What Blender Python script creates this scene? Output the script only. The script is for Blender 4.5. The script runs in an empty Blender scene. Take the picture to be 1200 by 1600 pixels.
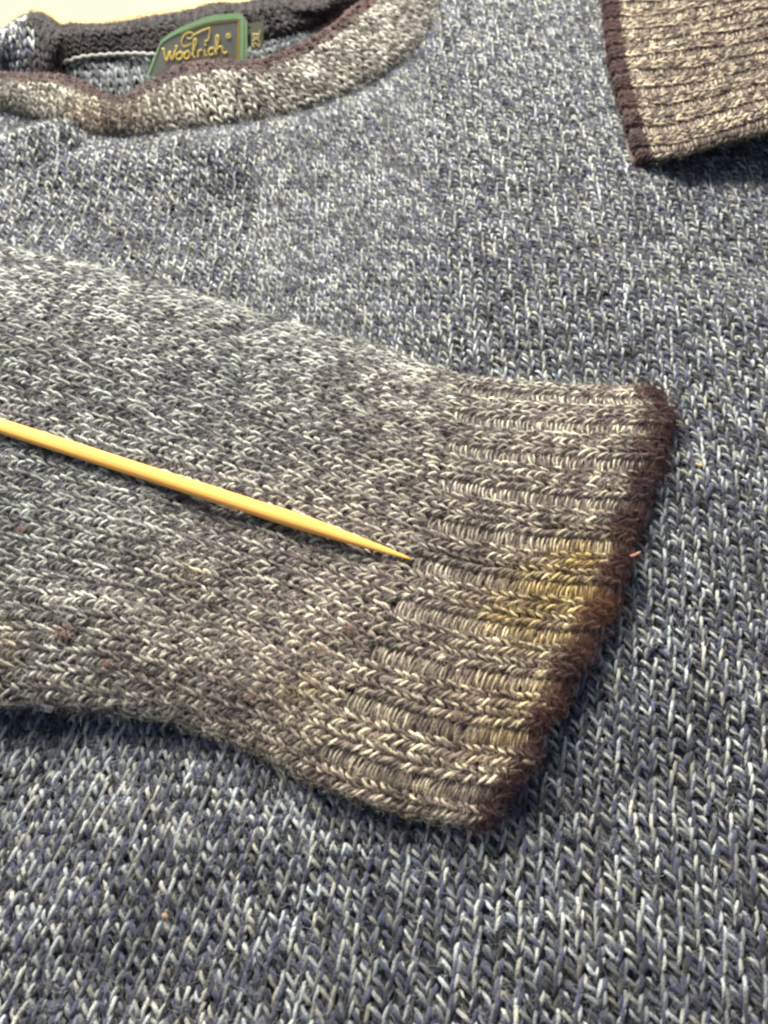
import bpy, math
import numpy as np

# ------------------------------------------------------------------ camera, world, lamps, exposure
S = bpy.context.scene
COL = S.collection
MM = 0.001
TH = math.radians(58.0)          # camera looks down by this much
F = 1202.0                       # focal length in photo pixels (1200 x 1600)
H = 165.0                        # camera height over the cloth, mm

cam_d = bpy.data.cameras.new("camera")
cam = bpy.data.objects.new("camera", cam_d)
COL.objects.link(cam)
cam.location = (0, 0, H * MM)
cam.rotation_euler = (math.radians(90) - TH, 0, 0)
cam_d.sensor_fit = 'VERTICAL'
cam_d.sensor_height = 36.0
cam_d.lens = F / 1600 * 36.0
cam_d.clip_start = 0.01
cam_d.clip_end = 20
cam_d.dof.use_dof = True
cam_d.dof.focus_distance = 0.185
cam_d.dof.aperture_fstop = 23
S.camera = cam

w = bpy.data.worlds.new("World")
S.world = w
w.use_nodes = True
bg = w.node_tree.nodes["Background"]
bg.inputs[0].default_value = (0.66, 0.79, 1.0, 1)
bg.inputs[1].default_value = 0.30


def lamp(name, loc, target, size, power, color):
    d = bpy.data.lights.new(name, 'AREA')
    d.shape = 'RECTANGLE'
    d.size, d.size_y = size
    d.energy = power
    d.color = color
    o = bpy.data.objects.new(name, d)
    COL.objects.link(o)
    o.location = loc
    v = np.array(target) - np.array(loc)
    v = v / np.linalg.norm(v)
    o.rotation_euler = (math.acos(-v[2]), 0, math.atan2(v[1], v[0]) - math.pi / 2)
    return o


lamp("ceiling_lamp", (-0.16, 0.52, 0.40), (-0.01, 0.20, 0.0), (0.42, 0.30), 13.4, (1.0, 0.93, 0.78))

S.view_settings.view_transform = 'Standard'
S.view_settings.look = 'None'
S.view_settings.exposure = 0.08
S.view_settings.gamma = 1.0
S.render.engine = 'CYCLES'
S.cycles.pixel_filter_type = 'BLACKMAN_HARRIS'
S.cycles.filter_width = 2.4
S.cycles.max_bounces = 5
S.cycles.diffuse_bounces = 3

# ------------------------------------------------------------------ geometry helpers (all in mm)
rng = np.random.default_rng(7)
CT, ST = math.cos(TH), math.sin(TH)


def unproj(px, py, z):
    px = np.asarray(px, float); py = np.asarray(py, float); z = np.asarray(z, float)
    X = (px - 600) / F; Y = (py - 800) / F
    t = (H - z) / (ST + Y * CT)
    return np.stack([t * X, t * (CT - Y * ST), H - t * (ST + Y * CT)], -1)


def proj(p):
    d = p[..., 1] * CT + (H - p[..., 2]) * ST
    d = np.maximum(d, 1.0)
    dn = -p[..., 1] * ST + (H - p[..., 2]) * CT
    return 600 + F * p[..., 0] / d, 800 + F * dn / d


def hash2(ix, iy, seed):
    n = (ix.astype(np.int64) * 374761393 + iy.astype(np.int64) * 668265263 + seed * 1442695041) & 0x7fffffff
    n = ((n ^ (n >> 13)) * 1274126177) & 0x7fffffff
    n = n ^ (n >> 16)
    return (n & 0xffff) / 65535.0


def vnoise(x, y, seed=0):
    ix = np.floor(x); iy = np.floor(y)
    fx = x - ix; fy = y - iy
    fx = fx * fx * (3 - 2 * fx); fy = fy * fy * (3 - 2 * fy)
    ix = ix.astype(int); iy = iy.astype(int)
    a = hash2(ix, iy, seed); b = hash2(ix + 1, iy, seed)
    c = hash2(ix, iy + 1, seed); d = hash2(ix + 1, iy + 1, seed)
    return (a * (1 - fx) + b * fx) * (1 - fy) + (c * (1 - fx) + d * fx) * fy


def cr(ctrl, n):
    """Catmull-Rom along axis 0, n samples, ends extrapolated."""
    c = np.asarray(ctrl, float)
    m = c.shape[0]
    e = np.concatenate([[2 * c[0] - c[1]], c, [2 * c[-1] - c[-2]]], 0)
    t = np.linspace(0, m - 1, n)
    i = np.minimum(t.astype(int), m - 2)
    f = (t - i).reshape((-1,) + (1,) * (c.ndim - 1))
    p0, p1, p2, p3 = e[i], e[i + 1], e[i + 2], e[i + 3]
    return 0.5 * ((2 * p1) + (-p0 + p2) * f + (2 * p0 - 5 * p1 + 4 * p2 - p3) * f ** 2 + (-p0 + 3 * p1 - 3 * p2 + p3) * f ** 3)


def resample(pts, n):
    """even arc length points along a polyline of any dimension"""
    p = cr(pts, 200) if len(pts) > 2 else np.linspace(pts[0], pts[1], 200)
    L = np.concatenate([[0], np.cumsum(np.linalg.norm(np.diff(p, axis=0), axis=1))])
    s = np.linspace(0, L[-1], n)
    return np.stack([np.interp(s, L, p[:, k]) for k in range(p.shape[1])], 1)


class Patch:
    """a smooth sheet given by a dense grid of points; u runs along axis 0, v along axis 1"""
    def __init__(self, g, even=True):
        g = np.asarray(g, float)
        if even:
            for ax in (0, 1):
                L = np.linalg.norm(np.diff(g, axis=ax), axis=2).mean(axis=1 - ax)
                L = np.concatenate([[0], np.cumsum(L)])
                s = np.linspace(0, L[-1], g.shape[ax])
                i = np.clip(np.searchsorted(L, s, side='right') - 1, 0, len(L) - 2)
                f = (s - L[i]) / (L[i + 1] - L[i])
                a = np.take(g, i, axis=ax); b = np.take(g, i + 1, axis=ax)
                f = f.reshape((-1, 1, 1) if ax == 0 else (1, -1, 1))
                g = a + (b - a) * f
        self.lu = np.linalg.norm(np.diff(g, axis=0), axis=2).sum(0).mean()
        self.lv = np.linalg.norm(np.diff(g, axis=1), axis=2).sum(1).mean()
        self.g = g
        n = np.cross(np.gradient(g, axis=0), np.gradient(g, axis=1))
        n /= np.linalg.norm(n, axis=2, keepdims=True) + 1e-9
        up = n[..., 2].mean()
        if up < 0:
            n = -n
        self.n = n

    def __call__(self, u, v):
        out = []
        A, B = self.g.shape[:2]
        x = u * (A - 1); y = v * (B - 1)
        i = np.clip(np.floor(x).astype(int), 0, A - 2); j = np.clip(np.floor(y).astype(int), 0, B - 2)
        f = (x - i)[..., None]; h = (y - j)[..., None]
        for q in (self.g, self.n):
            out.append((q[i, j] * (1 - f) + q[i + 1, j] * f) * (1 - h) + (q[i, j + 1] * (1 - f) + q[i + 1, j + 1] * f) * h)
        return out


class Mesh:
    def __init__(self):
        self.v, self.f, self.c, self.n = [], [], [], 0

    def add(self, v, f, c):
        """v (N,3) mm, f (M,4) quads, c (N,3) linear colours"""
        self.v.append(v); self.f.append(f + self.n); self.c.append(c)
        self.n += len(v)

    def sheet(self, g, col):
        A, B = g.shape[:2]
        i = np.arange(A * B).reshape(A, B)
        f = np.stack([i[:-1, :-1], i[1:, :-1], i[1:, 1:], i[:-1, 1:]], -1).reshape(-1, 4)
        self.add(g.reshape(-1, 3), f, np.broadcast_to(col, (A * B, 3)).copy())

    def tubes(self, p, side, nor, r, col, sides=5):
        """p (N,P,3) centre lines with frames, r (N,P) radii, col (N,P,3)"""
        N, P = p.shape[:2]
        if N == 0:
            return
        a = np.arange(sides) * 2 * math.pi / sides
        v = p[:, :, None, :] + r[:, :, None, None] * (np.cos(a)[None, None, :, None] * side[:, :, None, :] + np.sin(a)[None, None, :, None] * nor[:, :, None, :])
        idx = np.arange(N * P * sides).reshape(N, P, sides)
        nx = np.roll(idx, -1, axis=2)
        f = np.stack([idx[:, :-1], nx[:, :-1], nx[:, 1:], idx[:, 1:]], -1).reshape(-1, 4)
        c = np.repeat(col[:, :, None, :], sides, axis=2).reshape(-1, 3)
        self.add(v.reshape(-1, 3), f, c)

    def build(self, name, mat, parent=None, smooth=True):
        v = np.concatenate(self.v) * MM; f = np.concatenate(self.f); c = np.concatenate(self.c)
        me = bpy.data.meshes.new(name)
        me.vertices.add(len(v)); me.vertices.foreach_set("co", v.astype(np.float32).ravel())
        me.loops.add(f.size); me.loops.foreach_set("vertex_index", f.astype(np.int32).ravel())
        me.polygons.add(len(f)); me.polygons.foreach_set("loop_start", (np.arange(len(f)) * 4).astype(np.int32))
        me.update(calc_edges=True)
        me.validate()
        at = me.color_attributes.new("col", 'FLOAT_COLOR', 'POINT')
        at.data.foreach_set("color", np.concatenate([c, np.ones((len(c), 1))], 1).astype(np.float32).ravel())
        me.polygons.foreach_set("use_smooth", np.full(len(me.polygons), smooth))
        me.materials.append(mat)
        o = bpy.data.objects.new(name, me)
        COL.objects.link(o)
        if parent is not None:
            o.parent = parent
        return o


def tube_path(mesh, pts, r, col, sides=6, flat=1.0, up=(0, 0, 1)):
    """one tube along a polyline in mm; flat < 1 squashes it along up"""
    p = np.asarray(pts, float)[None]
    t = np.gradient(p, axis=1); t /= np.linalg.norm(t, axis=2, keepdims=True) + 1e-9
    n0 = np.broadcast_to(np.asarray(up, float), p.shape)
    s = np.cross(t, n0); s /= np.linalg.norm(s, axis=2, keepdims=True) + 1e-9
    n = np.cross(s, t)
    r = np.broadcast_to(np.asarray(r, float), p.shape[:2])
    mesh.tubes(p, s, n * flat, r, np.broadcast_to(np.asarray(col, float), p.shape), sides)


# ------------------------------------------------------------------ materials
def mat(name, rough=0.9, sheen=0.0, noise=None, color=None, spec=0.2, bump=0.0, nscale=900, stretch=(1, 1, 1)):
    m = bpy.data.materials.new(name)
    m.use_nodes = True
    nt = m.node_tree
    b = nt.nodes["Principled BSDF"]
    b.inputs["Roughness"].default_value = rough
    b.inputs["Specular IOR Level"].default_value = spec
    if sheen:
        b.inputs["Sheen Weight"].default_value = sheen
        b.inputs["Sheen Roughness"].default_value = 0.5
    tc = nt.nodes.new("ShaderNodeTexCoord")
    mp = nt.nodes.new("ShaderNodeMapping")
    mp.inputs["Scale"].default_value = stretch
    nt.links.new(tc.outputs["Object"], mp.inputs[0])
    nz = nt.nodes.new("ShaderNodeTexNoise")
    nz.inputs["Scale"].default_value = nscale
    nz.inputs["Detail"].default_value = 4
    nt.links.new(mp.outputs[0], nz.inputs["Vector"])
    if color is None:
        src = nt.nodes.new("ShaderNodeAttribute"); src.attribute_name = "col"
        out = src.outputs["Color"]
    else:
        src = nt.nodes.new("ShaderNodeRGB"); src.outputs[0].default_value = (*color, 1)
        out = src.outputs[0]
    if noise:
        rmp = nt.nodes.new("ShaderNodeMapRange")
        rmp.inputs["From Min"].default_value = 0.25; rmp.inputs["From Max"].default_value = 0.75
        rmp.inputs["To Min"].default_value = noise[0]; rmp.inputs["To Max"].default_value = noise[1]
        nt.links.new(nz.outputs["Fac"], rmp.inputs["Value"])
        mx = nt.nodes.new("ShaderNodeMix"); mx.data_type = 'RGBA'; mx.blend_type = 'MULTIPLY'
        mx.inputs["Factor"].default_value = 1.0
        nt.links.new(out, mx.inputs[6])
        nt.links.new(rmp.outputs[0], mx.inputs[7])
        out = mx.outputs[2]
    nt.links.new(out, b.inputs["Base Color"])
    if bump:
        bp = nt.nodes.new("ShaderNodeBump")
        bp.inputs["Strength"].default_value = bump
        bp.inputs["Distance"].default_value = 0.0003
        nt.links.new(nz.outputs["Fac"], bp.inputs["Height"])
        nt.links.new(bp.outputs[0], b.inputs["Normal"])
    return m


WOOL = mat("wool_yarn", 0.95, 0.25, (0.45, 1.5), bump=0.8, nscale=3200, spec=0.08)
FIBRE = mat("wool_fibre", 0.8, 0.0, (0.6, 1.4), nscale=160, spec=0.08)


def hairs(name, root, nor9, n, length, parent, radius=0.02, lift=0.3, dark=0.4, tint=(1, 1, 1)):
    """loose wool fibres rooted on yarn"""
    k = rng.integers(0, len(root), n)
    nor = nor9[:, :3]
    colr = np.where(rng.uniform(0, 1, (n, 1)) < dark, nor9[k, 6:9], nor9[k, 3:6]) * rng.uniform(0.7, 1.2, (n, 1)) * np.array(tint)
    P = 6
    p0 = root[k] + rng.normal(0, 0.4, (n, 3))
    d = rng.normal(0, 1, (n, 3)); d -= (d * nor[k]).sum(1, keepdims=True) * nor[k]
    d /= np.linalg.norm(d, axis=1, keepdims=True) + 1e-9
    b = np.cross(d, nor[k])
    L = length * rng.uniform(0.35, 1.3, (n, 1))
    bend = rng.normal(0, 0.8, (n, 1)); lf = np.abs(rng.normal(0, lift, (n, 1)))
    t = np.linspace(0, 1, P)[None, :, None]
    wob = rng.normal(0, 0.10, (n, P, 3)) * L[:, None]
    p = p0[:, None] + L[:, None] * (d[:, None] * t + b[:, None] * bend[:, None] * t * t * 0.7
                                     + nor[k][:, None] * (lf[:, None] * (t - 0.75 * t * t))) + wob * t
    hc = bpy.data.hair_curves.new(name)
    hc.add_curves([P] * n)
    hc.attributes["position"].data.foreach_set("vector", (p * MM).astype(np.float32).ravel())
    ra = hc.attributes.get("radius") or hc.attributes.new("radius", 'FLOAT', 'POINT')
    rr = np.broadcast_to(radius * np.linspace(1.0, 0.45, P), (n, P)) * rng.uniform(0.6, 1.3, (n, 1))
    ra.data.foreach_set("value", (rr * MM).astype(np.float32).ravel())
    ca = hc.attributes.new("col", 'FLOAT_COLOR', 'POINT')
    c4 = np.concatenate([np.repeat(colr, P, 0), np.ones((n * P, 1))], 1)
    ca.data.foreach_set("color", c4.astype(np.float32).ravel())
    hc.materials.append(FIBRE)
    o = bpy.data.objects.new(name, hc)
    COL.objects.link(o)
    o.parent = parent
    o["kind"] = "stuff"
    return o


# ------------------------------------------------------------------ knitting
LEG_A = np.array([0.04, 0.11, 0.21, 0.31, 0.39, 0.45])
LEG_B = np.array([-0.55, -0.20, 0.15, 0.48, 0.75, 0.96])
LEG_C = np.array([-0.8, 0.15, 0.55, 0.55, 0.15, -0.9])
PUR_A = np.array([-0.52, -0.34, -0.12, 0.12, 0.34, 0.52])
PUR_B = np.array([0.16, 0.04, -0.02, -0.02, 0.04, 0.16])
PUR_C = np.array([-0.9, 0.1, 0.5, 0.5, 0.1, -0.9])


def twist(mesh, P, u, v, c, yr, light, dark, turn=(0.45, 0.85), keep=None, sides=5, tip=0.42):
    """a two-ply twist of wool along each row of (u, v, c); returns points and normals for the fuzz"""
    pos, nor = P(u, v)
    pos = pos + nor * c[..., None]
    N, n = u.shape
    t = np.gradient(pos, axis=1)
    t /= np.linalg.norm(t, axis=2, keepdims=True) + 1e-9
    side = np.cross(t, nor); side /= np.linalg.norm(side, axis=2, keepdims=True) + 1e-9
    up = np.cross(side, t)
    ph = rng.uniform(0, 2 * math.pi, (N, 1)) + 2 * math.pi * rng.uniform(*turn, (N, 1)) * np.linspace(0, 1, n)[None]
    prof = np.interp(np.linspace(0, 1, n), [0, 0.25, 0.75, 1], [tip, 1, 1, tip])[None]
    yr = np.broadcast_to(yr, (N,))[:, None] * prof * rng.uniform(0.86, 1.12, (N, 1))
    shade = rng.uniform(0.75, 1.25, (N, n, 1))
    pos = pos + rng.normal(0, 0.06, pos.shape)
    for k, colr in ((0, light), (1, dark)):
        a = ph + k * math.pi
        q = pos + (0.46 * yr)[..., None] * (np.cos(a)[..., None] * side + np.sin(a)[..., None] * up * 0.85)
        mesh.tubes(q, side, up, yr * (0.54 if k == 0 else 0.66), colr[:, None, :] * shade, sides)
    m = n // 2
    return pos[:, m] + nor[:, m] * yr[:, m:m + 1], np.concatenate([nor[:, m], light, dark], 1)


LEG_C2 = np.array([-0.6, 0.2, 0.42, 0.42, 0.15, -0.7])


def stitch_legs(I, J, nu, nv, v0, v1, sgn, jit=0.06, lean=0.0):
    """u, v of both legs of stitches in wales I, rows J"""
    us, vs = [], []
    ji = rng.normal(0, jit, (len(I), 1)); jj = rng.normal(0, jit * 1.2, (len(I), 1))
    wd = rng.uniform(0.9, 1.1, (len(I), 1)); ln = rng.uniform(0.88, 1.12, (len(I), 1))
    for s in (-1, 1):
        b = LEG_B[None] * ln * (1 + 0.22 * lean * s) + jj + rng.normal(0, jit * 0.7, (len(I), 1))
        a = s * (LEG_A[None] + lean * s * (0.12 * (1 - LEG_B[None]) - 0.05)) * wd + ji
        us.append((J[:, None] + 0.5 + sgn * b) / nu)
        vs.append(v0 + (v1 - v0) * (I[:, None] + 0.5 + a) / nv)
    return np.concatenate(us), np.concatenate(vs)


def inside(px, py, m=75):
    return (px > -m) & (px < 1200 + m) & (py > -m * 0.6) & (py < 1600 + m)


def body_colours(p):
    """marled blue-grey yarn of the body: light ply, dark ply"""
    n = len(p)
    patch = vnoise(p[:, 0] / 9, p[:, 1] / 7, 3)[:, None]
    slub = vnoise(p[:, 0] / 3.0, p[:, 1] / 2.6, 5)[:, None]
    k = np.clip(0.30 + 1.05 * slub ** 1.6 + 0.30 * (patch - 0.5) + rng.normal(0, 0.18, (n, 1)), 0.10, 1.05)
    cool = np.array([0.47, 0.52, 0.55]); warm = np.array([0.59, 0.58, 0.50])
    L = (cool + (warm - cool) * rng.uniform(0, 1, (n, 1)) ** 2) * k
    D = np.array([0.034, 0.039, 0.067]) * rng.uniform(0.3, 2.2, (n, 1)) + 0.02 * rng.uniform(0, 1, (n, 1)) * np.array([1.0, 0.8, 0.9])
    return L, D


STAINS = [(865, 922, 74, 42, 0.85), (905, 872, 52, 30, 0.8), (800, 962, 62, 34, 0.7), (930, 945, 50, 34, 1.0), (842, 985, 62, 34, 0.65), (880, 1000, 40, 30, 0.5),
          (838, 1085, 56, 34, 0.45), (790, 1150, 60, 36, 0.45), (480, 1085, 50, 20, 0.3), (300, 905, 24, 14, 0.4), (20, 1010, 20, 40, 0.3), (760, 1070, 50, 20, 0.25)]


def stain(px, py):
    s = np.zeros_like(px)
    for x, y, a, b, k in STAINS:
        s = np.maximum(s, k * np.exp(-((px - x) / a) ** 2 - ((py - y) / b) ** 2))
    return np.clip(s * (0.72 + 0.56 * vnoise(px / 16, py / 12, 55)), 0, 1)


def sleeve_colours(p):
    n = len(p)
    px, py = proj(p)
    slub = vnoise(p[:, 0] / 2.6, p[:, 1] / 2.6, 11)[:, None]
    patch = vnoise(p[:, 0] / 11, p[:, 1] / 9, 12)[:, None]
    k = np.clip(0.34 + 0.85 * slub ** 1.3 + 0.35 * (patch - 0.5) + rng.normal(0, 0.15, (n, 1)), 0.16, 1.2)
    wt = np.clip((px - 250) / 600 * 0.55 + (py - 680) / 500 * 0.7, 0, 1)[:, None]      # yarn turns browner and paler towards the cuff and lower edge
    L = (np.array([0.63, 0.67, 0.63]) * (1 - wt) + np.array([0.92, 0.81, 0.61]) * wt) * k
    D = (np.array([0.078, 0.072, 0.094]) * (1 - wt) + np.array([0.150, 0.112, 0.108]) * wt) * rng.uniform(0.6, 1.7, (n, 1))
    st = stain(px, py)[:, None]
    L = L * (1 - st) + st * np.array([0.74, 0.55, 0.20]) * (0.5 + 0.6 * k)
    D = D * (1 - st) + st * np.array([0.20, 0.135, 0.05]) * rng.uniform(0.6, 1.4, (n, 1))
    return L, D


def tan_colours(p):
    n = len(p)
    slub = vnoise(p[:, 0] / 3, p[:, 1] / 3, 21)[:, None]
    k = np.clip(0.22 + 1.1 * slub + rng.normal(0, 0.2, (n, 1)), 0.12, 1.3)
    L = np.array([0.64, 0.56, 0.43]) * k
    D = np.array([0.085, 0.060, 0.060]) * rng.uniform(0.6, 1.7, (n, 1))
    return L, D


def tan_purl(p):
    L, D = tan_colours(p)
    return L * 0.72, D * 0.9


def neck_colours(p):
    n = len(p)
    px, py = proj(p)
    slub = vnoise(p[:, 0] / 3, p[:, 1] / 3, 31)[:, None]
    k = np.clip(0.30 + 0.9 * slub + rng.normal(0, 0.16, (n, 1)), 0.14, 1.2)
    wt = 0.5 * np.exp(-((px - 165) / 70) ** 2 - ((py - 185) / 40) ** 2)[:, None]
    L = (np.array([0.68, 0.67, 0.60]) * (1 - wt) + np.array([0.60, 0.44, 0.28]) * wt) * k
    D = (np.array([0.095, 0.083, 0.082]) * (1 - wt) + np.array([0.13, 0.09, 0.07]) * wt) * rng.uniform(0.6, 1.7, (n, 1))
    return L, D


def trim_colours(p):
    n = len(p)
    px, py = proj(p)
    pt = vnoise(p[:, 0] / 5, p[:, 1] / 5, 41)[:, None]
    L = (np.array([0.050, 0.034, 0.039]) * (1 - pt) + np.array([0.120, 0.064, 0.055]) * pt ** 1.3) * rng.uniform(0.55, 1.5, (n, 1))
    D = np.array([0.050, 0.032, 0.036]) * rng.uniform(0.6, 1.6, (n, 1))
    st = (stain(px, py) * 0.45)[:, None]
    L = L * (1 - st) + st * np.array([0.34, 0.17, 0.05])
    D = D * (1 - st * 0.8) + 0.8 * st * np.array([0.15, 0.075, 0.03])
    return L, D


def navy_colours(p):
    n = len(p)
    L = np.array([0.030, 0.024, 0.029]) * rng.uniform(0.6, 1.6, (n, 1))
    D = np.array([0.012, 0.011, 0.015]) * rng.uniform(0.6, 1.6, (n, 1))
    return L, D


def knit(mesh, P, nu, nv, colours, sgn=1, yr=0.85, keep=None, rows=None, v0=0.0, v1=1.0, lift=0.0, jit=0.06, lean=0.0, flat=False):
    J, I = np.meshgrid(np.arange(nu) if rows is None else np.asarray(rows), np.arange(nv), indexing='ij')
    J = J.ravel(); I = I.ravel()
    c, nrm = P((J + 0.5) / nu, v0 + (v1 - v0) * (I + 0.5) / nv)
    px, py = proj(c)
    k = inside(px, py)
    if keep is not None:
        k &= keep(c, px, py)
    I, J, c = I[k], J[k], c[k]
    if len(I) == 0:
        return np.zeros((0, 3)), np.zeros((0, 9))
    u, v = stitch_legs(I, J, nu, nv, v0, v1, sgn, jit, lean)
    cc = np.broadcast_to((LEG_C2 if flat else LEG_C) * yr, u.shape) + lift
    L, D = colours(np.concatenate([c, c]) + rng.normal(0, 0.4, (2 * len(c), 3)))
    return twist(mesh, P, u, v, cc, yr, L, D)


def purl(mesh, P, nu, v0, v1, colours, yr=0.6, per=2, rows=None, lift=-0.9):
    """purl bumps between two ribs: short bars across the gutter"""
    J = np.repeat(np.arange(nu) if rows is None else np.asarray(rows), per).astype(float)
    J = J + np.tile(np.arange(per) / per, len(J) // per) + rng.normal(0, 0.07, len(J))
    c, _ = P((J + 0.25) / nu, np.full(len(J), (v0 + v1) / 2))
    px, py = proj(c)
    k = inside(px, py)
    J, c = J[k], c[k]
    if len(J) == 0:
        return np.zeros((0, 3)), np.zeros((0, 9))
    sl = rng.normal(0.0, 0.18, (len(J), 1))
    a = PUR_A[None] * rng.uniform(0.85, 1.1, (len(J), 1)) + rng.normal(0, 0.06, (len(J), 1))
    u = (J[:, None] + 0.25 + PUR_B[None] * 1.6 + sl * PUR_A[None]) / nu
    v = (v0 + v1) / 2 + (v1 - v0) * a
    cc = np.broadcast_to(PUR_C * yr, u.shape) + lift
    L, D = colours(c)
    return twist(mesh, P, u, v, cc, yr, L, D, sides=4)


def under(mesh, P, col, off=-1.0, n=70):
    a = np.linspace(0, 1, n)
    U, V = np.meshgrid(a, a, indexing='ij')
    p, nr = P(U, V)
    g = p + nr * off
    mott = 0.6 + 0.8 * vnoise(g[..., 0] / 2.0, g[..., 1] / 2.0, 77)
    mesh.sheet(g, (np.asarray(col)[None, None] * mott[..., None]).reshape(-1, 3))


# ------------------------------------------------------------------ table
def tag(o, label=None, cat=None, group=None, kind=None):
    for k, x in (("label", label), ("category", cat), ("group", group), ("kind", kind)):
        if x:
            o[k] = x
    return o


TABLE = mat("table_paint", 0.55, 0, (0.93, 1.05), color=(0.40, 0.30, 0.15), nscale=14, spec=0.3, bump=0.05)
m = Mesh()
tz, tz2 = -14.0, -45.0
xs = np.array([-900., 900.]); ys = np.array([-500., 1300.])
g = np.array([[[x, y, tz] for y in ys] for x in xs])
m.sheet(g, (1, 1, 1))
m.sheet(g[:, ::-1] + np.array([0, 0, tz2 - tz]), (1, 1, 1))
for a, b in (((0, 0), (0, 1)), ((1, 1), (1, 0)), ((0, 1), (1, 1)), ((1, 0), (0, 0))):
    q = np.array([g[a], g[b], g[b] + [0, 0, tz2 - tz], g[a] + [0, 0, tz2 - tz]])
    m.add(q, np.array([[0, 1, 2, 3]]), np.ones((4, 3)))
o = m.build("table_top", TABLE, smooth=False)
o["kind"] = "structure"

# ------------------------------------------------------------------ the sweater
sweater = bpy.data.objects.new("sweater", None)
COL.objects.link(sweater)
sweater.empty_display_size = 0.05
tag(sweater, "marled blue grey wool sweater with brown trim lying flat, one cuff stained yellow", "sweater")

# ---- front panel: a sheet with soft folds
SEAM = np.array([(-160, 118), (-60, 150), (0, 168), (60, 185), (120, 203), (190, 212), (260, 206), (330, 200), (400, 188), (470, 175), (540, 150),
                 (590, 122), (640, 85), (672, 40), (695, -40), (705, -130)], float)
EDGE = np.array([(-160, 72), (-60, 100), (0, 118), (60, 121), (120, 132), (183, 152), (235, 121), (285, 93), (335, 88), (390, 84), (445, 68), (500, 47),
                 (545, 18), (580, -14), (598, -70), (606, -150)], float)
EDGE[5:, 1] += 6
EDGE[6:12, 1] += 6
EDGE[9:11, 1] += 5
# folds: from pixel, to pixel, half width mm, height mm
FOLDS = [((-40, 300), (120, 238), 5, -3.0), ((-40, 250), (110, 205), 6, 3.0), ((60, 262), (330, 250), 14, 3.5), ((330, 262), (560, 190), 12, 2.0),
         ((100, 330), (420, 345), 18, -1.6), ((560, 330), (800, 250), 25, -1.2), ((880, 320), (1200, 420), 20, -1.5), ((950, 430), (1200, 520), 14, 1.2),
         ((1060, 760), (1080, 1100), 12, 1.4), ((880, 1330), (1010, 1240), 12, -1.6), ((0, 1500), (300, 1330), 14, 1.3), ((200, 1560), (600, 1480), 16, -1.2),
         ((500, 300), (640, 420), 20, 1.0)]


def seg_d(p, a, b):
    ab = b - a
    t = np.clip(((p - a) @ ab) / (ab @ ab), 0, 1)
    return np.linalg.norm(p - a - t[..., None] * ab, axis=-1)


def height(x, y):
    p = np.stack([x, y], -1)
    z = 1.6 * (vnoise(x / 45 + 3, y / 40, 61) - 0.5) + 0.7 * (vnoise(x / 17, y / 15, 62) - 0.5)
    for a, b, wd, hh in FOLDS:
        d = seg_d(p, unproj(*a, 0)[:2], unproj(*b, 0)[:2])
        z = z + 1.15 * hh * np.exp(-(d / wd) ** 2)
    return z


def drift(t):
    """sideways wander of the wales with distance up the panel"""
    tt = np.linspace(-60, 460, 521)
    sl = np.interp(tt, [-60, 60, 120, 200, 300, 460], [0.16, 0.17, 0.12, 0.0, -0.05, -0.05])
    D = np.concatenate([[0], np.cumsum(sl[:-1])])
    D -= np.interp(60, tt, D)
    return np.interp(t, tt, D)


s = np.linspace(-240, 240, 241); t = np.linspace(-50, 440, 246)
T_, S_ = np.meshgrid(t, s, indexing='ij')
X_ = S_ - 0.19 * np.minimum(S_ + 8 - 14 * np.exp(-(S_ / 30) ** 2), 0) + drift(T_) + 1.6 * (vnoise(S_ / 30, T_ / 40, 65) - 0.5)
X_ = X_ + 0.17 * np.clip(-S_ / 75, 0, 1.3) * np.clip(T_ + 10, -40, 110)
Y_ = T_ + 2.2 * (vnoise(S_ / 40, T_ / 40, 66) - 0.5)
body = Patch(np.stack([X_, Y_, height(X_, Y_)], -1), even=False)
if body.n[..., 2].mean() < 0:
    body.n = -body.n
WALE, ROW = 3.8, 2.5
bnv, bnu = int(480 / WALE), int(490 / ROW)


def poly_in(px, py, poly):
    r = np.zeros(px.shape, bool)
    q = np.roll(poly, -1, axis=0)
    for (x0, y0), (x1, y1) in zip(poly, q):
        c = ((y0 > py) != (y1 > py)) & (px < (x1 - x0) * (py - y0) / (y1 - y0 + 1e-9) + x0)
        r ^= c
    return r


SL_HIDE = np.array([(-400, 470), (0, 500), (180, 540), (540, 640), (720, 690), (920, 700), (930, 850), (850, 1000), (760, 1120), (680, 1180),
                    (540, 1150), (330, 1050), (150, 1010), (-400, 1000)], float)
CU_HIDE = np.array([(1030, -200), (1030, 150), (1090, 190), (1400, 130), (1400, -200)], float)
OPENING = np.concatenate([SEAM + np.array([0, -4]), [(705, -400), (-400, -400), (-400, 60)]])


def body_keep(c, px, py):
    return ~poly_in(px, py, SL_HIDE) & ~poly_in(px, py, CU_HIDE) & ~poly_in(px, py, OPENING)


m = Mesh()
rp, rn = knit(m, body, bnu, bnv, body_colours, sgn=1, yr=0.80, keep=body_keep, lean=0.68, jit=0.085)
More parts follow.
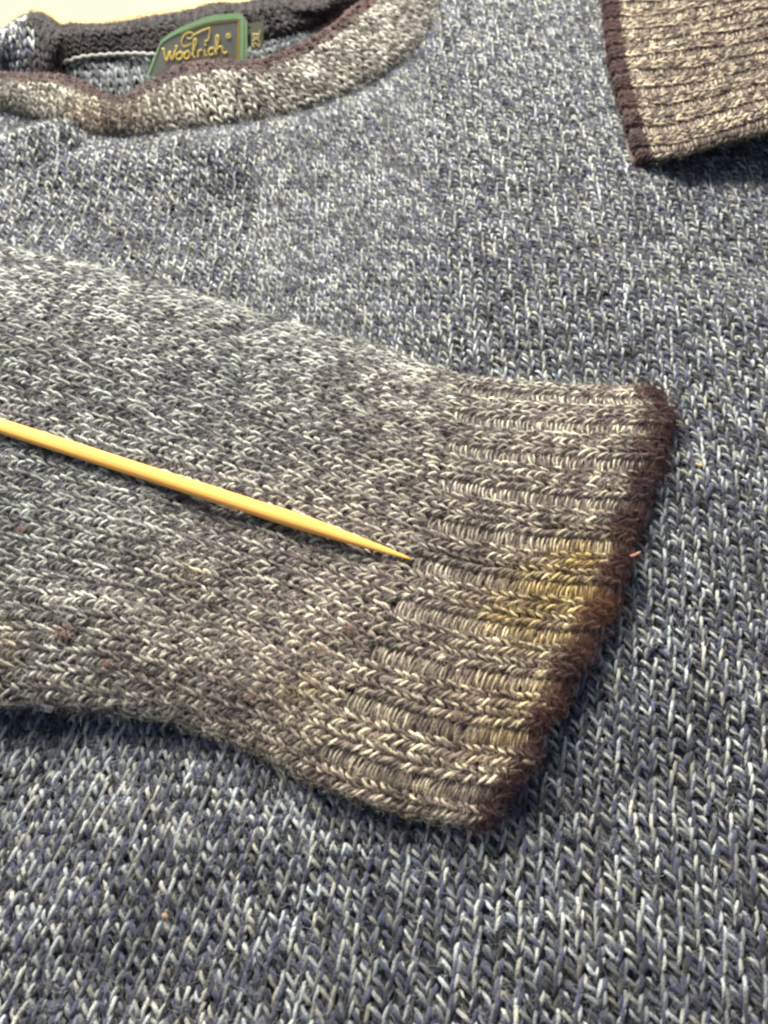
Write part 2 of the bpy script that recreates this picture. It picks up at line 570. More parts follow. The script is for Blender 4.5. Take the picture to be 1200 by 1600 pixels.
# the cloth under the yarn, cut off at the neck seam
a = np.linspace(0, 1, 180)
U, V = np.meshgrid(a, a, indexing='ij')
gp, gn = body(U, V)
gp = gp - gn * 1.0
ppx, ppy = proj(gp)
bad = poly_in(ppx, ppy, OPENING + np.array([0, -8]))
idx = np.arange(180 * 180).reshape(180, 180)
f = np.stack([idx[:-1, :-1], idx[1:, :-1], idx[1:, 1:], idx[:-1, 1:]], -1).reshape(-1, 4)
f = f[~bad.ravel()[f].any(1)]
mott = 0.5 + vnoise(gp[..., 0] / 1.7, gp[..., 1] / 1.7, 78)
m.add(gp.reshape(-1, 3), f, (np.array([0.045, 0.05, 0.07]) * mott[..., None]).reshape(-1, 3))
front = m.build("front_panel", WOOL, sweater)
hairs("wool_fuzz", rp, rn, 120000, 2.8, front, radius=0.022, lift=0.2)

# ---- sleeve and cuff
STN_END = 10
STN = [[(-250, 300), (-330, 1080)], [(-50, 372), (-130, 1088)], [(150, 420), (60, 1090)], [(370, 480), (230, 1108)], [(560, 538), (375, 1150)],
       [(720, 588), (700, 690), (655, 860), (590, 1000), (530, 1110), (480, 1205)],
       [(880, 603), (868, 680), (825, 860), (752, 1020), (690, 1140), (625, 1257)],
       [(1030, 613), (1052, 640), (1034, 725), (1008, 800), (985, 868), (958, 930), (932, 1000), (880, 1085), (845, 1140), (828, 1200), (795, 1250), (772, 1297)]]
STN[-1] = [(x_ - STN_END - 4 * (y_ > 1150), y_ - 3 - 14 * np.clip((y_ - 1000) / 300, 0, 1)) for x_, y_ in STN[-1]]
NV = 17


def station(pts, k):
    wpts = unproj(np.array([p[0] for p in pts]), np.array([p[1] for p in pts]), 6.0)
    wpts = resample(wpts, NV)
    px, py = proj(wpts)
    v = np.linspace(0, 1, NV)
    top = [15, 15, 14, 13, 12, 11, 10, 8][k]
    lo = [9, 9, 8, 6, 4.5, 4, 4, 3.5][k]
    hi = [4, 4, 3.5, 3, 3, 3, 3, 3][k]
    e = hi * (1 - v) + lo * v
    z = e + (top - e) * (1 - np.abs(2 * v - 1) ** 5)
    p = unproj(px, py, z)
    out = p[-1] - p[-2]; out[2] = 0; out /= np.linalg.norm(out)
    tail = [p[-1] + out * 0.4 + [0, 0, -1.8], p[-1] - out * 1.6 + [0, 0, -2.9], p[-1] - out * 6 + [0, 0, -3.2]]
    head = p[0] + (p[0] - p[1]) / np.linalg.norm(p[0] - p[1]) * 0.6 + [0, 0, -2.6]
    return np.concatenate([[head], p, tail])


ctrl = np.stack([station(q, k) for k, q in enumerate(STN)])
dense = cr(ctrl, 7 * 40 + 1)
od = dense[-1] - dense[-6]; od[:, 2] = 0; od /= np.linalg.norm(od, axis=1, keepdims=True)
roll = [dense[-1] + od * a_ + np.array([0, 0, b_]) for a_, b_ in ((0.7, -0.3), (1.2, -0.9), (1.4, -1.7), (1.1, -2.5), (0.4, -3.0))]
dense = np.concatenate([dense, np.stack(roll)])
dense = cr(dense.transpose(1, 0, 2), 161).transpose(1, 0, 2)
x, y = dense[..., 0], dense[..., 1]
wr = 1.5 * (vnoise(x / 30, y / 26, 71) - 0.5) + 0.8 * (vnoise(x / 12, y / 11, 72) - 0.5)
SFOLD = [((372, 500), (385, 620), 3.2, -3.2), ((330, 800), (400, 930), 6, -1.3), ((0, 560), (300, 640), 14, 1.2), ((60, 900), (420, 1010), 9, -1.4),
         ((120, 960), (430, 1060), 7, 1.3), ((560, 690), (650, 930), 6, 1.0)]
p2 = np.stack([x, y], -1)
for a_, b_, wd, hh in SFOLD:
    wr += hh * np.exp(-(seg_d(p2, unproj(*a_, 11)[:2], unproj(*b_, 11)[:2]) / wd) ** 2)
fade = np.clip(np.minimum(np.arange(161) / 12, (160 - np.arange(161)) / 30), 0, 1)[None]
dense[..., 2] += wr * fade
sl = Patch(dense[:201])
q_ = dense[200:].copy()
vl = np.linspace(0, 1, 161)
sc = 0.5 - 0.5 * np.cos(2 * math.pi * (vl * 11 - 0.32)) + 1.1 * (vnoise(vl * 14, vl * 0, 58) - 0.5)
wk = np.clip((np.arange(len(q_)) - 55) / 30, 0, 1)
q_ -= od.mean(0)[None, None] * (1.1 * sc[None, :, None] * wk[:, None, None])
q_ += rng.normal(0, 1, (1, 161, 1)) * 0.12 * wk[:, None, None] * od.mean(0)
cu = Patch(q_)
for q in (sl, cu):
    if q.n[:, 60:90, 2].mean() < 0:
        q.n = -q.n

m = Mesh()
snv = int(round(sl.lv / 4.1)); snu = int(round(sl.lu / 2.05))
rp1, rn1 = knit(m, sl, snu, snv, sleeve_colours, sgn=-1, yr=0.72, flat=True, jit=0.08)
under(m, sl, (0.06, 0.055, 0.065), n=90)
sleeve = m.build("sleeve", WOOL, sweater)

NR = 11
cnu = int(round(cu.lu / 2.0))
TRIM = 4                                     # rows of brown edge
cuff_r, cuff_n, trim_r, trim_n = [], [], [], []
m = Mesh(); mt = Mesh()
under(m, cu, (0.16, 0.13, 0.115), off=-1.3, n=60)
ribs = []
for r in range(NR):
    va, vb, vc = r / NR, (r + 0.69) / NR, (r + 1) / NR
    mr = Mesh()
    tw = TRIM - (1 if r > 7 else 0)
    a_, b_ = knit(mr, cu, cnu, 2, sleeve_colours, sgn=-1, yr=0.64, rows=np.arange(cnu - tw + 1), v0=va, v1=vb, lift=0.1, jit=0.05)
    cuff_r.append(a_); cuff_n.append(b_); ribs.append(mr)
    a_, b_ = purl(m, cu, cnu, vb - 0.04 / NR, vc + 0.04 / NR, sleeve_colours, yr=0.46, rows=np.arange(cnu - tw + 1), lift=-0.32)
    cuff_r.append(a_); cuff_n.append(b_)
    a_, b_ = knit(mt, cu, cnu, 2, trim_colours, sgn=-1, yr=0.66, rows=np.arange(cnu - tw, cnu), v0=va, v1=vb, lift=0.45, jit=0.08)
    trim_r.append(a_); trim_n.append(b_)
    a_, b_ = purl(mt, cu, cnu, vb - 0.06 / NR, vc + 0.06 / NR, trim_colours, yr=0.60, rows=np.arange(cnu - tw, cnu), lift=-0.45)
    trim_r.append(a_); trim_n.append(b_)
cuff = tag(m.build("cuff", WOOL, sweater), "brown cuff with yellow stains")
for q in ribs:
    if q.n:
        q.build("rib", WOOL, cuff)
trim = mt.build("trim", WOOL, cuff)
tr = np.concatenate(trim_r); tn = np.concatenate(trim_n)
hairs("trim_fuzz", tr, tn, 5500, 3.6, cuff, radius=0.02, lift=0.5, tint=(1.25, 1.1, 1.1))
hairs("wool_fuzz", rp1, rn1, 42000, 2.8, sleeve, radius=0.02, lift=0.2)
hairs("wool_fuzz", np.concatenate(cuff_r), np.concatenate(cuff_n), 14000, 3.0, cuff, radius=0.018, lift=0.22)
tr = np.concatenate(trim_r); tn = np.concatenate(trim_n)

# pills of rusty lint caught in the sleeve
for (px, py, rad) in [(105, 988, 1.7), (168, 1042, 0.9), (392, 1092, 1.0), (545, 990, 1.3), (720, 1122, 1.6), (500, 1020, 1.1), (40, 832, 0.8)]:
    mp = Mesh()
    c0 = unproj(px, py, 12.0)
    # drop it on the sleeve surface
    gg = dense.reshape(-1, 3)
    gx, gy = proj(gg)
    k = np.argmin((gx - px) ** 2 + (gy - py) ** 2)
    c0 = gg[k] + [0, 0, 1.6]
    for i in range(44):
        a0 = rng.normal(0, rad * 0.33, 3) * [1.3, 1, 0.3]
        pts = c0 + a0 + np.cumsum(rng.normal(0, rad * 0.20, (6, 3)) * [1.2, 1, 0.35], axis=0)
        tube_path(mp, pts, 0.07, np.array([0.26, 0.17, 0.14]) * rng.uniform(0.6, 1.4), 4)
    mp.build("pill", WOOL, cuff if px > 560 else sleeve)

# ---- the other cuff, folded in over the panel at the right
C2 = [[(948, -90), (949, -10), (953, 50), (962, 112), (983, 185), (1000, 238)],
      [(1010, -95), (1012, -10), (1018, 55), (1026, 115), (1045, 180), (1060, 234)],
      [(1100, -100), (1102, -20), (1106, 40), (1112, 100), (1122, 160), (1130, 213)],
      [(1200, -110), (1200, -30), (1200, 30), (1200, 90), (1200, 145), (1200, 194)],
      [(1330, -120), (1330, -40), (1330, 15), (1330, 70), (1330, 120), (1330, 160)]]
ct = []
for k, row in enumerate(C2):
    wp = resample(unproj(np.array([p[0] for p in row]), np.array([p[1] for p in row]), 10.0), 13)
    px, py = proj(wp)
    v = np.linspace(0, 1, 13)
    e = [5, 10, 14, 17, 19][k]; top = [9, 14, 19, 22, 24][k]
    z = e + (top - e) * (1 - v ** 4)
    p = unproj(px, py, z)
    ct.append(np.concatenate([p, [p[-1] + [0, -0.3, -1.6], p[-1] + [0, 2.0, -2.8], p[-1] + [0, 14, -e * 0.75]]]))
d2 = cr(np.stack(ct), 161)
d2 = np.concatenate([np.stack([d2[0] + np.array([a_, 0, b_]) for a_, b_ in ((0.6, -3.6), (-0.3, -2.8), (-0.8, -1.8), (-0.9, -1.0), (-0.5, -0.3))]), d2])
d2 = cr(d2.transpose(1, 0, 2), 161).transpose(1, 0, 2)
d2[..., 2] += 1.8 * (vnoise(d2[..., 0] / 16, d2[..., 1] / 14, 81) - 0.5)
d2[..., 1] += 2.2 * (vnoise(d2[..., 0] / 14, d2[..., 1] / 18, 82) - 0.5)
c2 = Patch(d2)
if c2.n[:, 40:90, 2].mean() < 0:
    c2.n = -c2.n
m = Mesh(); mt = Mesh()
under(m, c2, (0.20, 0.16, 0.13), off=-1.3, n=60)
NR2 = max(6, int(round(c2.lv / 9.5))); c2nu = int(round(c2.lu / 2.2))
T2 = 4
fr, fn, tr2, tn2, ribs = [], [], [], [], []
for r in range(NR2):
    va, vb, vc = r / NR2, (r + 0.64) / NR2, (r + 1) / NR2
    mr = Mesh()
    a_, b_ = knit(mr, c2, c2nu, 2, tan_colours, sgn=1, yr=0.66, rows=np.arange(T2, c2nu), v0=va, v1=vb, lift=0.15, jit=0.09)
    fr.append(a_); fn.append(b_); ribs.append(mr)
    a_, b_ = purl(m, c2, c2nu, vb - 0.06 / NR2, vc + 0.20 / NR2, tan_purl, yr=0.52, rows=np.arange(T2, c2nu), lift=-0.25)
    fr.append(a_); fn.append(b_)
    a_, b_ = knit(mt, c2, c2nu, 2, trim_colours, sgn=1, yr=0.72, rows=np.arange(0, T2), v0=va, v1=vb, lift=0.4)
    tr2.append(a_); tn2.append(b_)
    a_, b_ = purl(mt, c2, c2nu, vb - 0.06 / NR2, vc + 0.18 / NR2, trim_colours, yr=0.66, rows=np.arange(0, T2), lift=-0.6)
    tr2.append(a_); tn2.append(b_)
cuff2 = tag(m.build("cuff", WOOL, sweater), "tan cuff turned in over the panel")
for q in ribs:
    if q.n:
        q.build("rib", WOOL, cuff2)
mt.build("trim", WOOL, cuff2)
hairs("trim_fuzz", np.concatenate(tr2), np.concatenate(tn2), 2200, 3.2, cuff2, radius=0.024, lift=0.5, tint=(1.25, 1.1, 1.1))
hairs("wool_fuzz", np.concatenate(fr), np.concatenate(fn), 7000, 3.2, cuff2, radius=0.022)

# ---- neckband: from the seam up to its brown edge, then rolled inwards
ns = SEAM.shape[0]
zs = np.array([1.5] * ns); ze = np.full(ns, 11.0)
nb = []
for f_, z_ in ((0.0, 0.2), (0.08, 2.6), (0.35, 5.5), (0.7, 8.0), (1.0, 9.0)):
    px = SEAM[:, 0] + (EDGE[:, 0] - SEAM[:, 0]) * f_; py = SEAM[:, 1] + (EDGE[:, 1] - SEAM[:, 1]) * f_
    nb.append(unproj(px, py, np.full(ns, z_)))
nb.append(nb[-1] + [0, 2.2, -0.6]); nb.append(nb[-1] + [0, 1.6, -2.4]); nb.append(nb[-1] + [0, 0.2, -5.0])
nbg = cr(np.stack(nb), 121)
nbg = cr(nbg.transpose(1, 0, 2), 241).transpose(1, 0, 2)
nbg[..., 2] += 1.0 * (vnoise(nbg[..., 0] / 12, nbg[..., 1] / 12, 91) - 0.5)
npatch = Patch(nbg)
if npatch.n[20:60, :, 2].mean() < 0:
    npatch.n = -npatch.n
m = Mesh(); mt = Mesh()
nnu = int(round(npatch.lu / 2.7)); nnv = int(round(npatch.lv / 3.9))
vis = np.linalg.norm(np.diff(nbg[:, 100], axis=0), axis=1)
top_row = int(nnu * 0.62)
na, nb_ = knit(m, npatch, nnu, nnv, neck_colours, sgn=1, yr=0.85, rows=np.arange(0, top_row))
under(m, npatch, (0.06, 0.055, 0.055), n=80)
neck = m.build("neckband", WOOL, sweater)
ta, tb = knit(mt, npatch, nnu, nnv, trim_colours, sgn=1, yr=0.95, rows=np.arange(top_row, nnu))
mt.build("trim", WOOL, neck)
hairs("wool_fuzz", na, nb_, 8000, 3.6, neck, radius=0.024)
hairs("trim_fuzz", ta, tb, 3000, 3.0, neck, radius=0.024, lift=0.35, tint=(1.25, 1.1, 1.1))

# ---- inside of the back, seen through the neck opening
BK_LO = [(-120, 160), (40, 165), (120, 170), (200, 170), (300, 150), (420, 130), (520, 90), (620, 20)]
BK_HI = [(-120, 100), (60, 96), (120, 92), (180, 87), (280, 78), (400, 62), (500, 30), (600, -40)]


def strip(lo, hi, prof, nA=81, nB=161, amp=0.8, seed=95):
    lo = np.array(lo, float); hi = np.array(hi, float)
    lay = []
    for f_, z_, dy in prof:
        q = lo + (hi - lo) * f_
        lay.append(unproj(q[:, 0], q[:, 1], np.full(len(q), z_)) + [0, dy, 0])
    g_ = cr(np.stack(lay), nA)
    g_ = cr(g_.transpose(1, 0, 2), nB).transpose(1, 0, 2)
    g_[..., 2] += amp * (vnoise(g_[..., 0] / 14, g_[..., 1] / 14, seed) - 0.5)
    return Patch(g_)


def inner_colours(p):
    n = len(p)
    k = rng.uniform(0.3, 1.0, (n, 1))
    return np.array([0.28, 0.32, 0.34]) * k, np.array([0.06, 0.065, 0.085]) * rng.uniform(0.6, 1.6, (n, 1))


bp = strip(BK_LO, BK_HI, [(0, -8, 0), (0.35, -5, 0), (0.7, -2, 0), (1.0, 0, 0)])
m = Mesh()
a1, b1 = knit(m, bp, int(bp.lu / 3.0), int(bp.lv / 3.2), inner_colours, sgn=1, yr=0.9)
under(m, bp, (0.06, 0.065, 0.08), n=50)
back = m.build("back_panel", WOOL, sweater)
# pale linking stitches along the neck seam
m = Mesh()
q = resample(unproj(np.array([100, 125, 150, 180, 215, 245, 300]), np.array([100, 92, 89, 87, 86, 87, 82]), np.full(7, 1.6)), 60)
q = q + np.stack([np.zeros(60), 0.35 * np.sin(np.arange(60) * 1.6), 0.6 * np.abs(np.sin(np.arange(60) * 0.8))], 1)
tube_path(m, q, 0.8, (0.30, 0.31, 0.31), 6)
m.build("seam", WOOL, back)

BN_LO = [(30, 128), (85, 118), (110, 97), (150, 91), (200, 88), (245, 86), (300, 78), (350, 74), (400, 66), (440, 58), (470, 50), (510, 34), (560, 0), (620, -60)]
BN_HI = [(30, 66), (85, 62), (110, 57), (150, 56), (185, 52), (220, 45), (246, 44), (285, 36), (320, 27), (375, 24), (410, 16), (436, 8), (475, 19), (520, 2), (580, -60)]
BN_HI = [(30, 66), (85, 62), (110, 57), (150, 56), (190, 52), (235, 44), (285, 37), (330, 26), (380, 24), (415, 14), (442, 8), (478, 17), (524, 0), (590, -66)]
bn = strip(BN_LO, BN_HI, [(0, -1, 0), (0.15, 1.5, 0), (0.4, 3, 0), (0.7, 4.5, 0), (1.0, 6, 0), (1.0, 5, 4), (1.0, 0, 7), (1.0, -13, 8)], amp=1.6, seed=97)
m = Mesh()
a2, b2 = knit(m, bn, int(bn.lu / 3.0), int(bn.lv / 3.9), navy_colours, sgn=1, yr=0.95)
under(m, bn, (0.035, 0.03, 0.036), n=60)
bneck = tag(m.build("back_neckband", WOOL, sweater), "dark inner side of the back neckband")
hairs("wool_fuzz", a2, b2, 2500, 3.0, bneck, radius=0.028, lift=0.4)

# the fold of the neckband at the left: pale outside, dark inside


def fold_colours(p):
    px, py = proj(p)
    d = (px > 50 + (py - 40) * 0.05)[:, None]
    L1, D1 = body_colours(p); L2, D2 = navy_colours(p)
    return np.where(d, L2, L1 * 1.1), np.where(d, D2, D1)


FL_LO = [(-120, 118), (-40, 122), (0, 124), (30, 127), (50, 130), (68, 131), (80, 128), (93, 118)]
FL_HI = [(-120, 90), (-40, 74), (0, 61), (28, 44), (46, 37), (62, 40), (78, 52), (92, 62)]
fl = strip(FL_LO, FL_HI, [(0, 3, 0), (0.35, 8, 0), (0.75, 13, 0), (1.0, 15, 0), (1.0, 14, 3), (1.0, 5, 6), (1.0, -12, 7)], amp=1.0, seed=99)
m = Mesh()
a3, b3 = knit(m, fl, int(fl.lu / 3.0), int(fl.lv / 3.9), fold_colours, sgn=1, yr=0.95)
under(m, fl, (0.05, 0.048, 0.055), n=50)
fold = m.build("collar_fold", WOOL, sweater)
hairs("wool_fuzz", a3, b3, 1200, 3.0, fold, radius=0.026, lift=0.4)

# ------------------------------------------------------------------ woven label and size tab
SATIN = mat("label_weave", 0.5, 0.1, (0.85, 1.15), nscale=1800, spec=0.3, bump=0.3)
LY, LT = 308.0, math.radians(60)             # the label leans on the back panel: foot at y = LY, tilt LT
LN = np.array([0, -math.sin(LT), math.cos(LT)])


def on_label(px, py, off=0.0):
    px = np.asarray(px, float); py = np.asarray(py, float)
    X = (px - 600) / F; Y = (py - 800) / F
    d = np.stack([X, CT - Y * ST, -(ST + Y * CT)], -1)
    o_ = np.array([0, 0, H]); q0 = np.array([0, LY, -3.0])
    t_ = ((q0 - o_) @ LN) / (d @ LN)
    p = o_ + t_[..., None] * d
    # the left end bows back
    bow = np.clip((300 - px) / 60, 0, 2) ** 2 * 1.2
    return p + LN * off - np.stack([np.zeros_like(bow), -bow, bow * 0.2], -1)


# outer edge of the label in the photograph: left edge, top edge, right edge, bottom edge
top = np.array([(250, 66), (262, 55), (282, 43), (305, 33), (328, 25), (350, 22), (374, 21), (386, 34)], float)
bot = np.array([(222, 134), (236, 130), (258, 122), (284, 116), (312, 112), (340, 108), (372, 105), (387, 104)], float)
NAVY = (0.21, 0.22, 0.20)
GREEN = (0.34, 0.55, 0.30)
GOLD = (0.78, 0.62, 0.17)


def lab_grid(f0, f1, g0, g1, off, nA=10, nB=30):
    """piece of the label: f down from the top edge, g along it from the left"""
    T = cr(top, 101); B = cr(bot, 101)
    gi = np.linspace(g0, g1, nB)
    k = (gi * 100)
    Tt = np.stack([np.interp(k, np.arange(101), T[:, c]) for c in (0, 1)], 1)
    Bt = np.stack([np.interp(k, np.arange(101), B[:, c]) for c in (0, 1)], 1)
    ff = np.linspace(f0, f1, nA)[:, None, None]
    q = Tt[None] * (1 - ff) + Bt[None] * ff
    return on_label(q[..., 0], q[..., 1], off)


def slab(mesh, f0, f1, g0, g1, lo, hi, col):
    a_ = lab_grid(f0, f1, g0, g1, hi); b_ = lab_grid(f0, f1, g0, g1, lo)
    mesh.sheet(a_, col); mesh.sheet(b_[:, ::-1], col)
    for e in (np.s_[0, :], np.s_[-1, :], np.s_[:, 0], np.s_[:, -1]):
        mesh.sheet(np.stack([a_[e], b_[e]]), col)


m = Mesh()
slab(m, 0.0, 1.0, 0.0, 1.0, -0.7, 0.0, NAVY)
label = m.build("brand_label", SATIN, sweater)
m = Mesh()
slab(m, 0.0, 0.11, 0.0, 0.93, 0.0, 0.22, GREEN)
slab(m, 0.0, 1.0, 0.0, 0.05, 0.01, 0.21, GREEN)
slab(m, 0.0, 1.0, 0.875, 0.935, 0.02, 0.24, GREEN)
slab(m, 0.0, 1.0, 0.955, 1.0, 0.03, 0.5, GREEN)
m.build("border", SATIN, label)
m = Mesh()
slab(m, 0.125, 1.0, 0.845, 0.87, 0.0, 0.2, (0.45, 0.33, 0.08))
slab(m, 0.125, 0.15, 0.30, 0.84, 0.0, 0.2, (0.32, 0.27, 0.09))
m.build("gold_line", SATIN, label)


def stroke(mesh, pts, wpx=2.2, off=0.25, smooth=True, col=GOLD):
    pts = np.array(pts, float)
    q = cr(pts, max(8, len(pts) * 5)) if smooth and len(pts) > 2 else np.concatenate([np.linspace(a_, b_, 6) for a_, b_ in zip(pts[:-1], pts[1:])])
    q = q[np.concatenate([[True], np.linalg.norm(np.diff(q, axis=0), axis=1) > 1e-3])]
    p = on_label(q[:, 0], q[:, 1], off)
    tube_path(mesh, p, wpx * 0.14, col, 6, flat=0.45, up=LN)


# script word in photograph pixels: drawn on a slanted base line
def wl(x, y):
    """x along the word 0..100, y up 0..30 -> pixel"""
    bx, by = 254 + 103 * x / 100, 97 - 14.5 * x / 100
    return (bx + 0.02 * y, by - y)


def word(*pts):
    return [wl(a_, b_) for a_, b_ in pts]


m = Mesh()
stroke(m, word((-1, 19), (1, 19), (3, 10), (6, 0), (8, 5), (11, 14), (12, 8), (14, 1), (18, 9), (21, 20), (19, 21)), 2.6)         # W
stroke(m, word((26, 11), (22, 9), (21, 4), (24, 0), (28, 1), (30, 6), (28, 11), (25, 11)), 2.5)                                    # o
stroke(m, word((28, 10), (32, 9), (35, 9)), 1.6)
stroke(m, word((37, 11), (34, 8), (33, 3), (36, 0), (40, 1), (41, 6), (39, 11), (36, 11)), 2.5)                                    # o
stroke(m, word((45, 4), (48, 13), (51, 24), (49.5, 29), (47, 25), (46.5, 10), (47.5, 1), (50, 0.5)), 2.4)                          # l
stroke(m, word((54, 11), (54.5, 5), (54.5, 0)), 2.6)                                                                               # r
stroke(m, word((54.5, 6), (56.5, 10), (59.5, 11)), 2.2)
stroke(m, word((64.5, 11), (64.5, 4), (65.5, 0), (67.5, 1)), 2.5)                                                                  # i
stroke(m, word((64.3, 16.5), (65.8, 18)), 2.8, smooth=False)
stroke(m, word((77, 9), (75, 11), (71, 9), (70, 4), (73, 0), (78, 2)), 2.5)                                                        # c
stroke(m, word((80, 4), (83, 14), (85, 25), (83, 29), (81, 24), (82, 10), (82, 0)), 2.6)                                           # h
stroke(m, word((82, 6), (86, 11), (90, 10), (91, 4), (94, 0), (98, 2)), 2.5)
stroke(m, [(357 + 3.2 * math.cos(a_), 56.5 + 3.2 * math.sin(a_)) for a_ in np.linspace(0, 6.2832, 13)], 1.5)                       # registered mark
stroke(m, [(356, 58.3), (356, 54.8), (358, 55.4), (357, 56.6), (358.3, 58.2)], 0.8, smooth=False)
m.build("lettering", SATIN, label)
m = Mesh()
# outline of a standing sheep above the word
stroke(m, [(287, 74), (284, 66), (286, 58), (292, 52), (299, 51), (302, 55), (298, 60), (293, 60), (292, 57)], 1.5)
stroke(m, [(302, 55), (308, 52), (318, 47), (328, 43), (328, 52), (326, 62), (320, 65)], 1.6, smooth=False)
stroke(m, [(287, 73), (294, 71), (299, 68)], 1.3)
m.build("emblem", SATIN, label)

# size tab, tucked beside the label
TB = [(392, 36), (411, 33), (411, 72), (405, 76), (393, 79)]
m = Mesh()
tg = np.array([[on_label(a_, b_, o_) for a_, b_ in ((391, 36), (400, 34.5), (411, 33))] for o_ in (0,)])
rows_ = [((391, 36), (401, 34.5), (411, 33)), ((391, 50), (401, 48), (411, 47)), ((391.5, 64), (401, 61), (411, 60)), ((392.5, 79), (402, 77), (410, 72))]
a_ = np.array([[on_label(x, y, 0.0) for x, y in r] for r in rows_]); b_ = np.array([[on_label(x, y, -0.6) for x, y in r] for r in rows_])
m.sheet(a_, (0.20, 0.22, 0.14)); m.sheet(b_[:, ::-1], (0.20, 0.22, 0.14))
for e in (np.s_[0, :], np.s_[-1, :], np.s_[:, 0], np.s_[:, -1]):
    m.sheet(np.stack([a_[e], b_[e]]), (0.42, 0.45, 0.26))
tab = m.build("size_tab", SATIN, sweater, smooth=False)
m = Mesh()
PALE = (0.72, 0.66, 0.34)
# the size reads from below upwards


def lt(y0, *pts):
    return [(406.0 - b_, y0 - a_) for a_, b_ in pts]


stroke(m, lt(73.5, (0.3, 8), (1, 10.5), (3.5, 11.5), (6, 9.5), (5.5, 6.5), (2.5, 3), (0.2, 0.2)), 1.5, col=PALE)
stroke(m, lt(73.5, (0.2, 0.1), (7, 0)), 1.5, smooth=False, col=PALE)
stroke(m, lt(64, (0, 0), (7.5, 11.5)), 1.5, smooth=False, col=PALE)
stroke(m, lt(64, (0, 11.5), (7.5, 0)), 1.5, smooth=False, col=PALE)
stroke(m, lt(53.5, (0, 11.5), (0, 0), (6.5, 0)), 1.5, smooth=False, col=PALE)
m.build("lettering", SATIN, tab)

# ------------------------------------------------------------------ skewer on the sleeve
BAMBOO = mat("bamboo", 0.75, 0, (0.80, 1.12), nscale=900, spec=0.15, bump=0.35, stretch=(0.03, 1, 1), color=(0.94, 0.49, 0.13))
R0 = 1.95


def sleeve_z(px, py):
    gg = dense.reshape(-1, 3)
    gx, gy = proj(gg)
    k = np.argmin((gx - px) ** 2 + (gy - py) ** 2)
    return gg[k][2]


zA = sleeve_z(0, 680) + 1.4 + R0; zB = sleeve_z(640, 868) + 2.3
A = unproj(-110, 630, zA); B = unproj(641, 871, zB)
# keep it clear of the cloth along its length
ax = (B - A); Ln = np.linalg.norm(ax); ax /= Ln
sd = np.cross(ax, [0, 0, 1]); sd /= np.linalg.norm(sd); upv = np.cross(sd, ax)
mtk = Mesh()
dist = np.array([-90, -60, -30, 0, 15, 30, 45, 60, 75, 88, Ln - 33, Ln - 26, Ln - 20, Ln - 13, Ln - 7, Ln - 3, Ln - 0.8, Ln])
dist = np.unique(dist)
tip_d = Ln - dist
rad = np.where(tip_d > 24, R0, 0.22 + (R0 - 0.22) * np.clip(tip_d / 24, 0, 1) ** 0.8)
rad = rad * (1 + 0.02 * np.sin(dist * 0.7))
cen = A[None] + ax[None] * dist[:, None]
cen = cen + upv[None] * (-(R0 - rad) * 0.35)[:, None]
sides = 14
ang = np.arange(sides) * 2 * math.pi / sides
ring = cen[:, None] + rad[:, None, None] * (np.cos(ang)[None, :, None] * sd + np.sin(ang)[None, :, None] * upv * 0.62)
vv = np.concatenate([ring.reshape(-1, 3), cen[-1:] + ax * 0.15, cen[:1]])
idx = np.arange(len(dist) * sides).reshape(len(dist), sides); nx = np.roll(idx, -1, 1)
ff = np.stack([idx[:-1], nx[:-1], nx[1:], idx[1:]], -1).reshape(-1, 4)
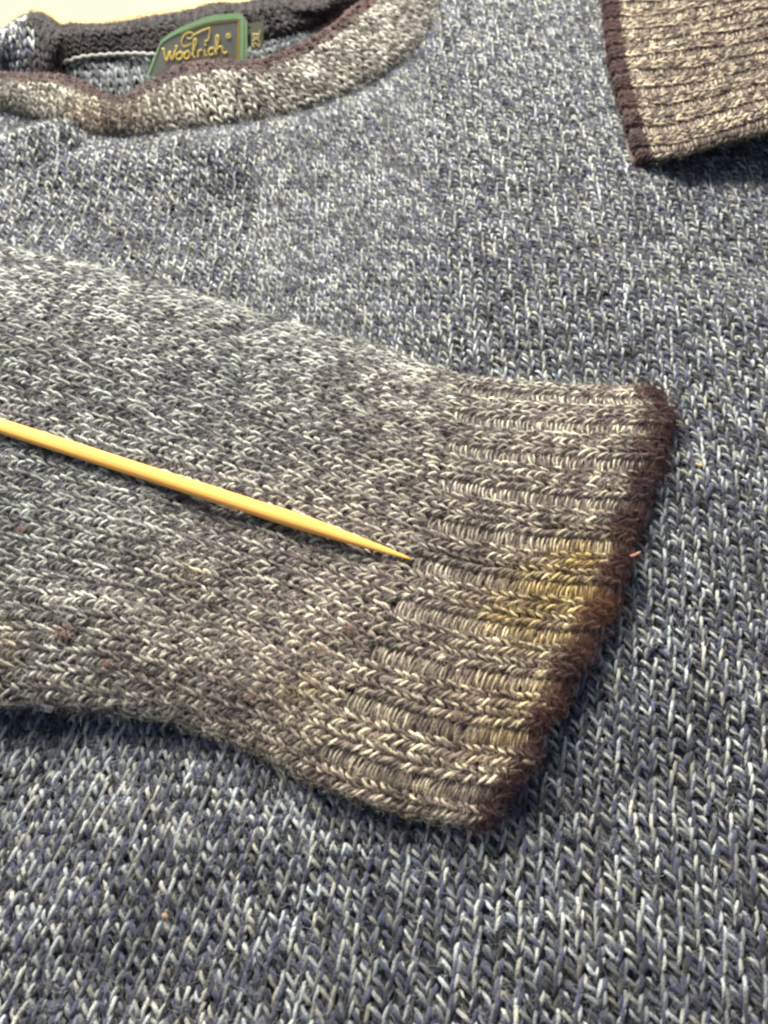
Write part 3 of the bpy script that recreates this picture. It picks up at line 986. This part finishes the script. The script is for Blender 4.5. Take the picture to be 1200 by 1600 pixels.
# place as local geometry along x so the grain follows the stick
loc = np.stack([(vv - A) @ ax, (vv - A) @ sd, (vv - A) @ upv], 1)
me = bpy.data.meshes.new("skewer")
faces = [tuple(int(q) for q in r) for r in ff]
nt_ = len(vv) - 2
faces += [(int(idx[-1][i]), int(nx[-1][i]), nt_) for i in range(sides)] + [(int(nx[0][i]), int(idx[0][i]), nt_ + 1) for i in range(sides)]
me.from_pydata([tuple(q * MM) for q in loc], [], faces)
me.polygons.foreach_set("use_smooth", np.ones(len(me.polygons), bool))
me.materials.append(BAMBOO)
sk = bpy.data.objects.new("skewer", me)
COL.objects.link(sk)
import mathutils
M3 = mathutils.Matrix([[ax[i], sd[i], upv[i]] for i in range(3)]).to_4x4()
M3.translation = mathutils.Vector(A * MM)
sk.matrix_world = M3
tag(sk, "pointed yellow bamboo skewer lying across the sleeve", "skewer")

# ------------------------------------------------------------------ specks
STRAW = mat("dry_straw", 0.7, 0, (0.8, 1.2), color=(0.72, 0.50, 0.22), nscale=700)


def speck(name, label_, cat, pts, r, z, zsrc="body", flat=0.5, color=None):
    ms = Mesh()
    w_ = []
    for x_, y_ in pts:
        p = unproj(x_, y_, 0.0)
        zz = height(p[:1], p[1:2])[0] if zsrc == "body" else sleeve_z(x_, y_)
        w_.append(unproj(x_, y_, zz + z))
    w_ = cr(np.array(w_), 10)
    rr = r * np.interp(np.linspace(0, 1, 10), [0, 0.15, 0.85, 1], [0.3, 1, 0.9, 0.25])
    tube_path(ms, w_, rr, (1, 1, 1), 7, flat=flat)
    return tag(ms.build(name, color or STRAW), label_, cat)


speck("straw_fleck", "tiny pale straw fleck on the blue grey panel right of the dark cuff edge", "straw fleck", [(1087, 723), (1092, 726), (1098, 727)], 0.42, 1.5)
speck("lint_fleck", "tiny pinkish lint fleck poking off the brown cuff edge", "lint fleck", [(984, 869), (992, 867), (1001, 862)], 0.4, 1.8, "sleeve",
      color=mat("pink_lint", 0.9, 0, (0.7, 1.3), color=(0.50, 0.26, 0.18), nscale=900))
speck("seed_fleck", "tiny tan seed fleck caught in the panel below the sleeve", "seed fleck", [(254, 1428), (258, 1431), (262, 1433)], 0.5, 1.3,
      color=mat("seed_husk", 0.8, 0, (0.7, 1.3), color=(0.42, 0.30, 0.16), nscale=900))
speck("wool_nub", "cream wool nub on the lower corner of the stained cuff", "wool nub", [(817, 1190), (826, 1191), (836, 1190)], 0.55, 1.2, "sleeve", flat=0.8,
      color=mat("cream_wool", 0.95, 0.3, (0.7, 1.2), color=(0.62, 0.50, 0.32), nscale=1200))
tri = sum(len(o.data.polygons) for o in S.objects if o.type == 'MESH') * 2
print("stitch counts", len(rp)//2, len(rp1)//2); print("triangles about", tri)
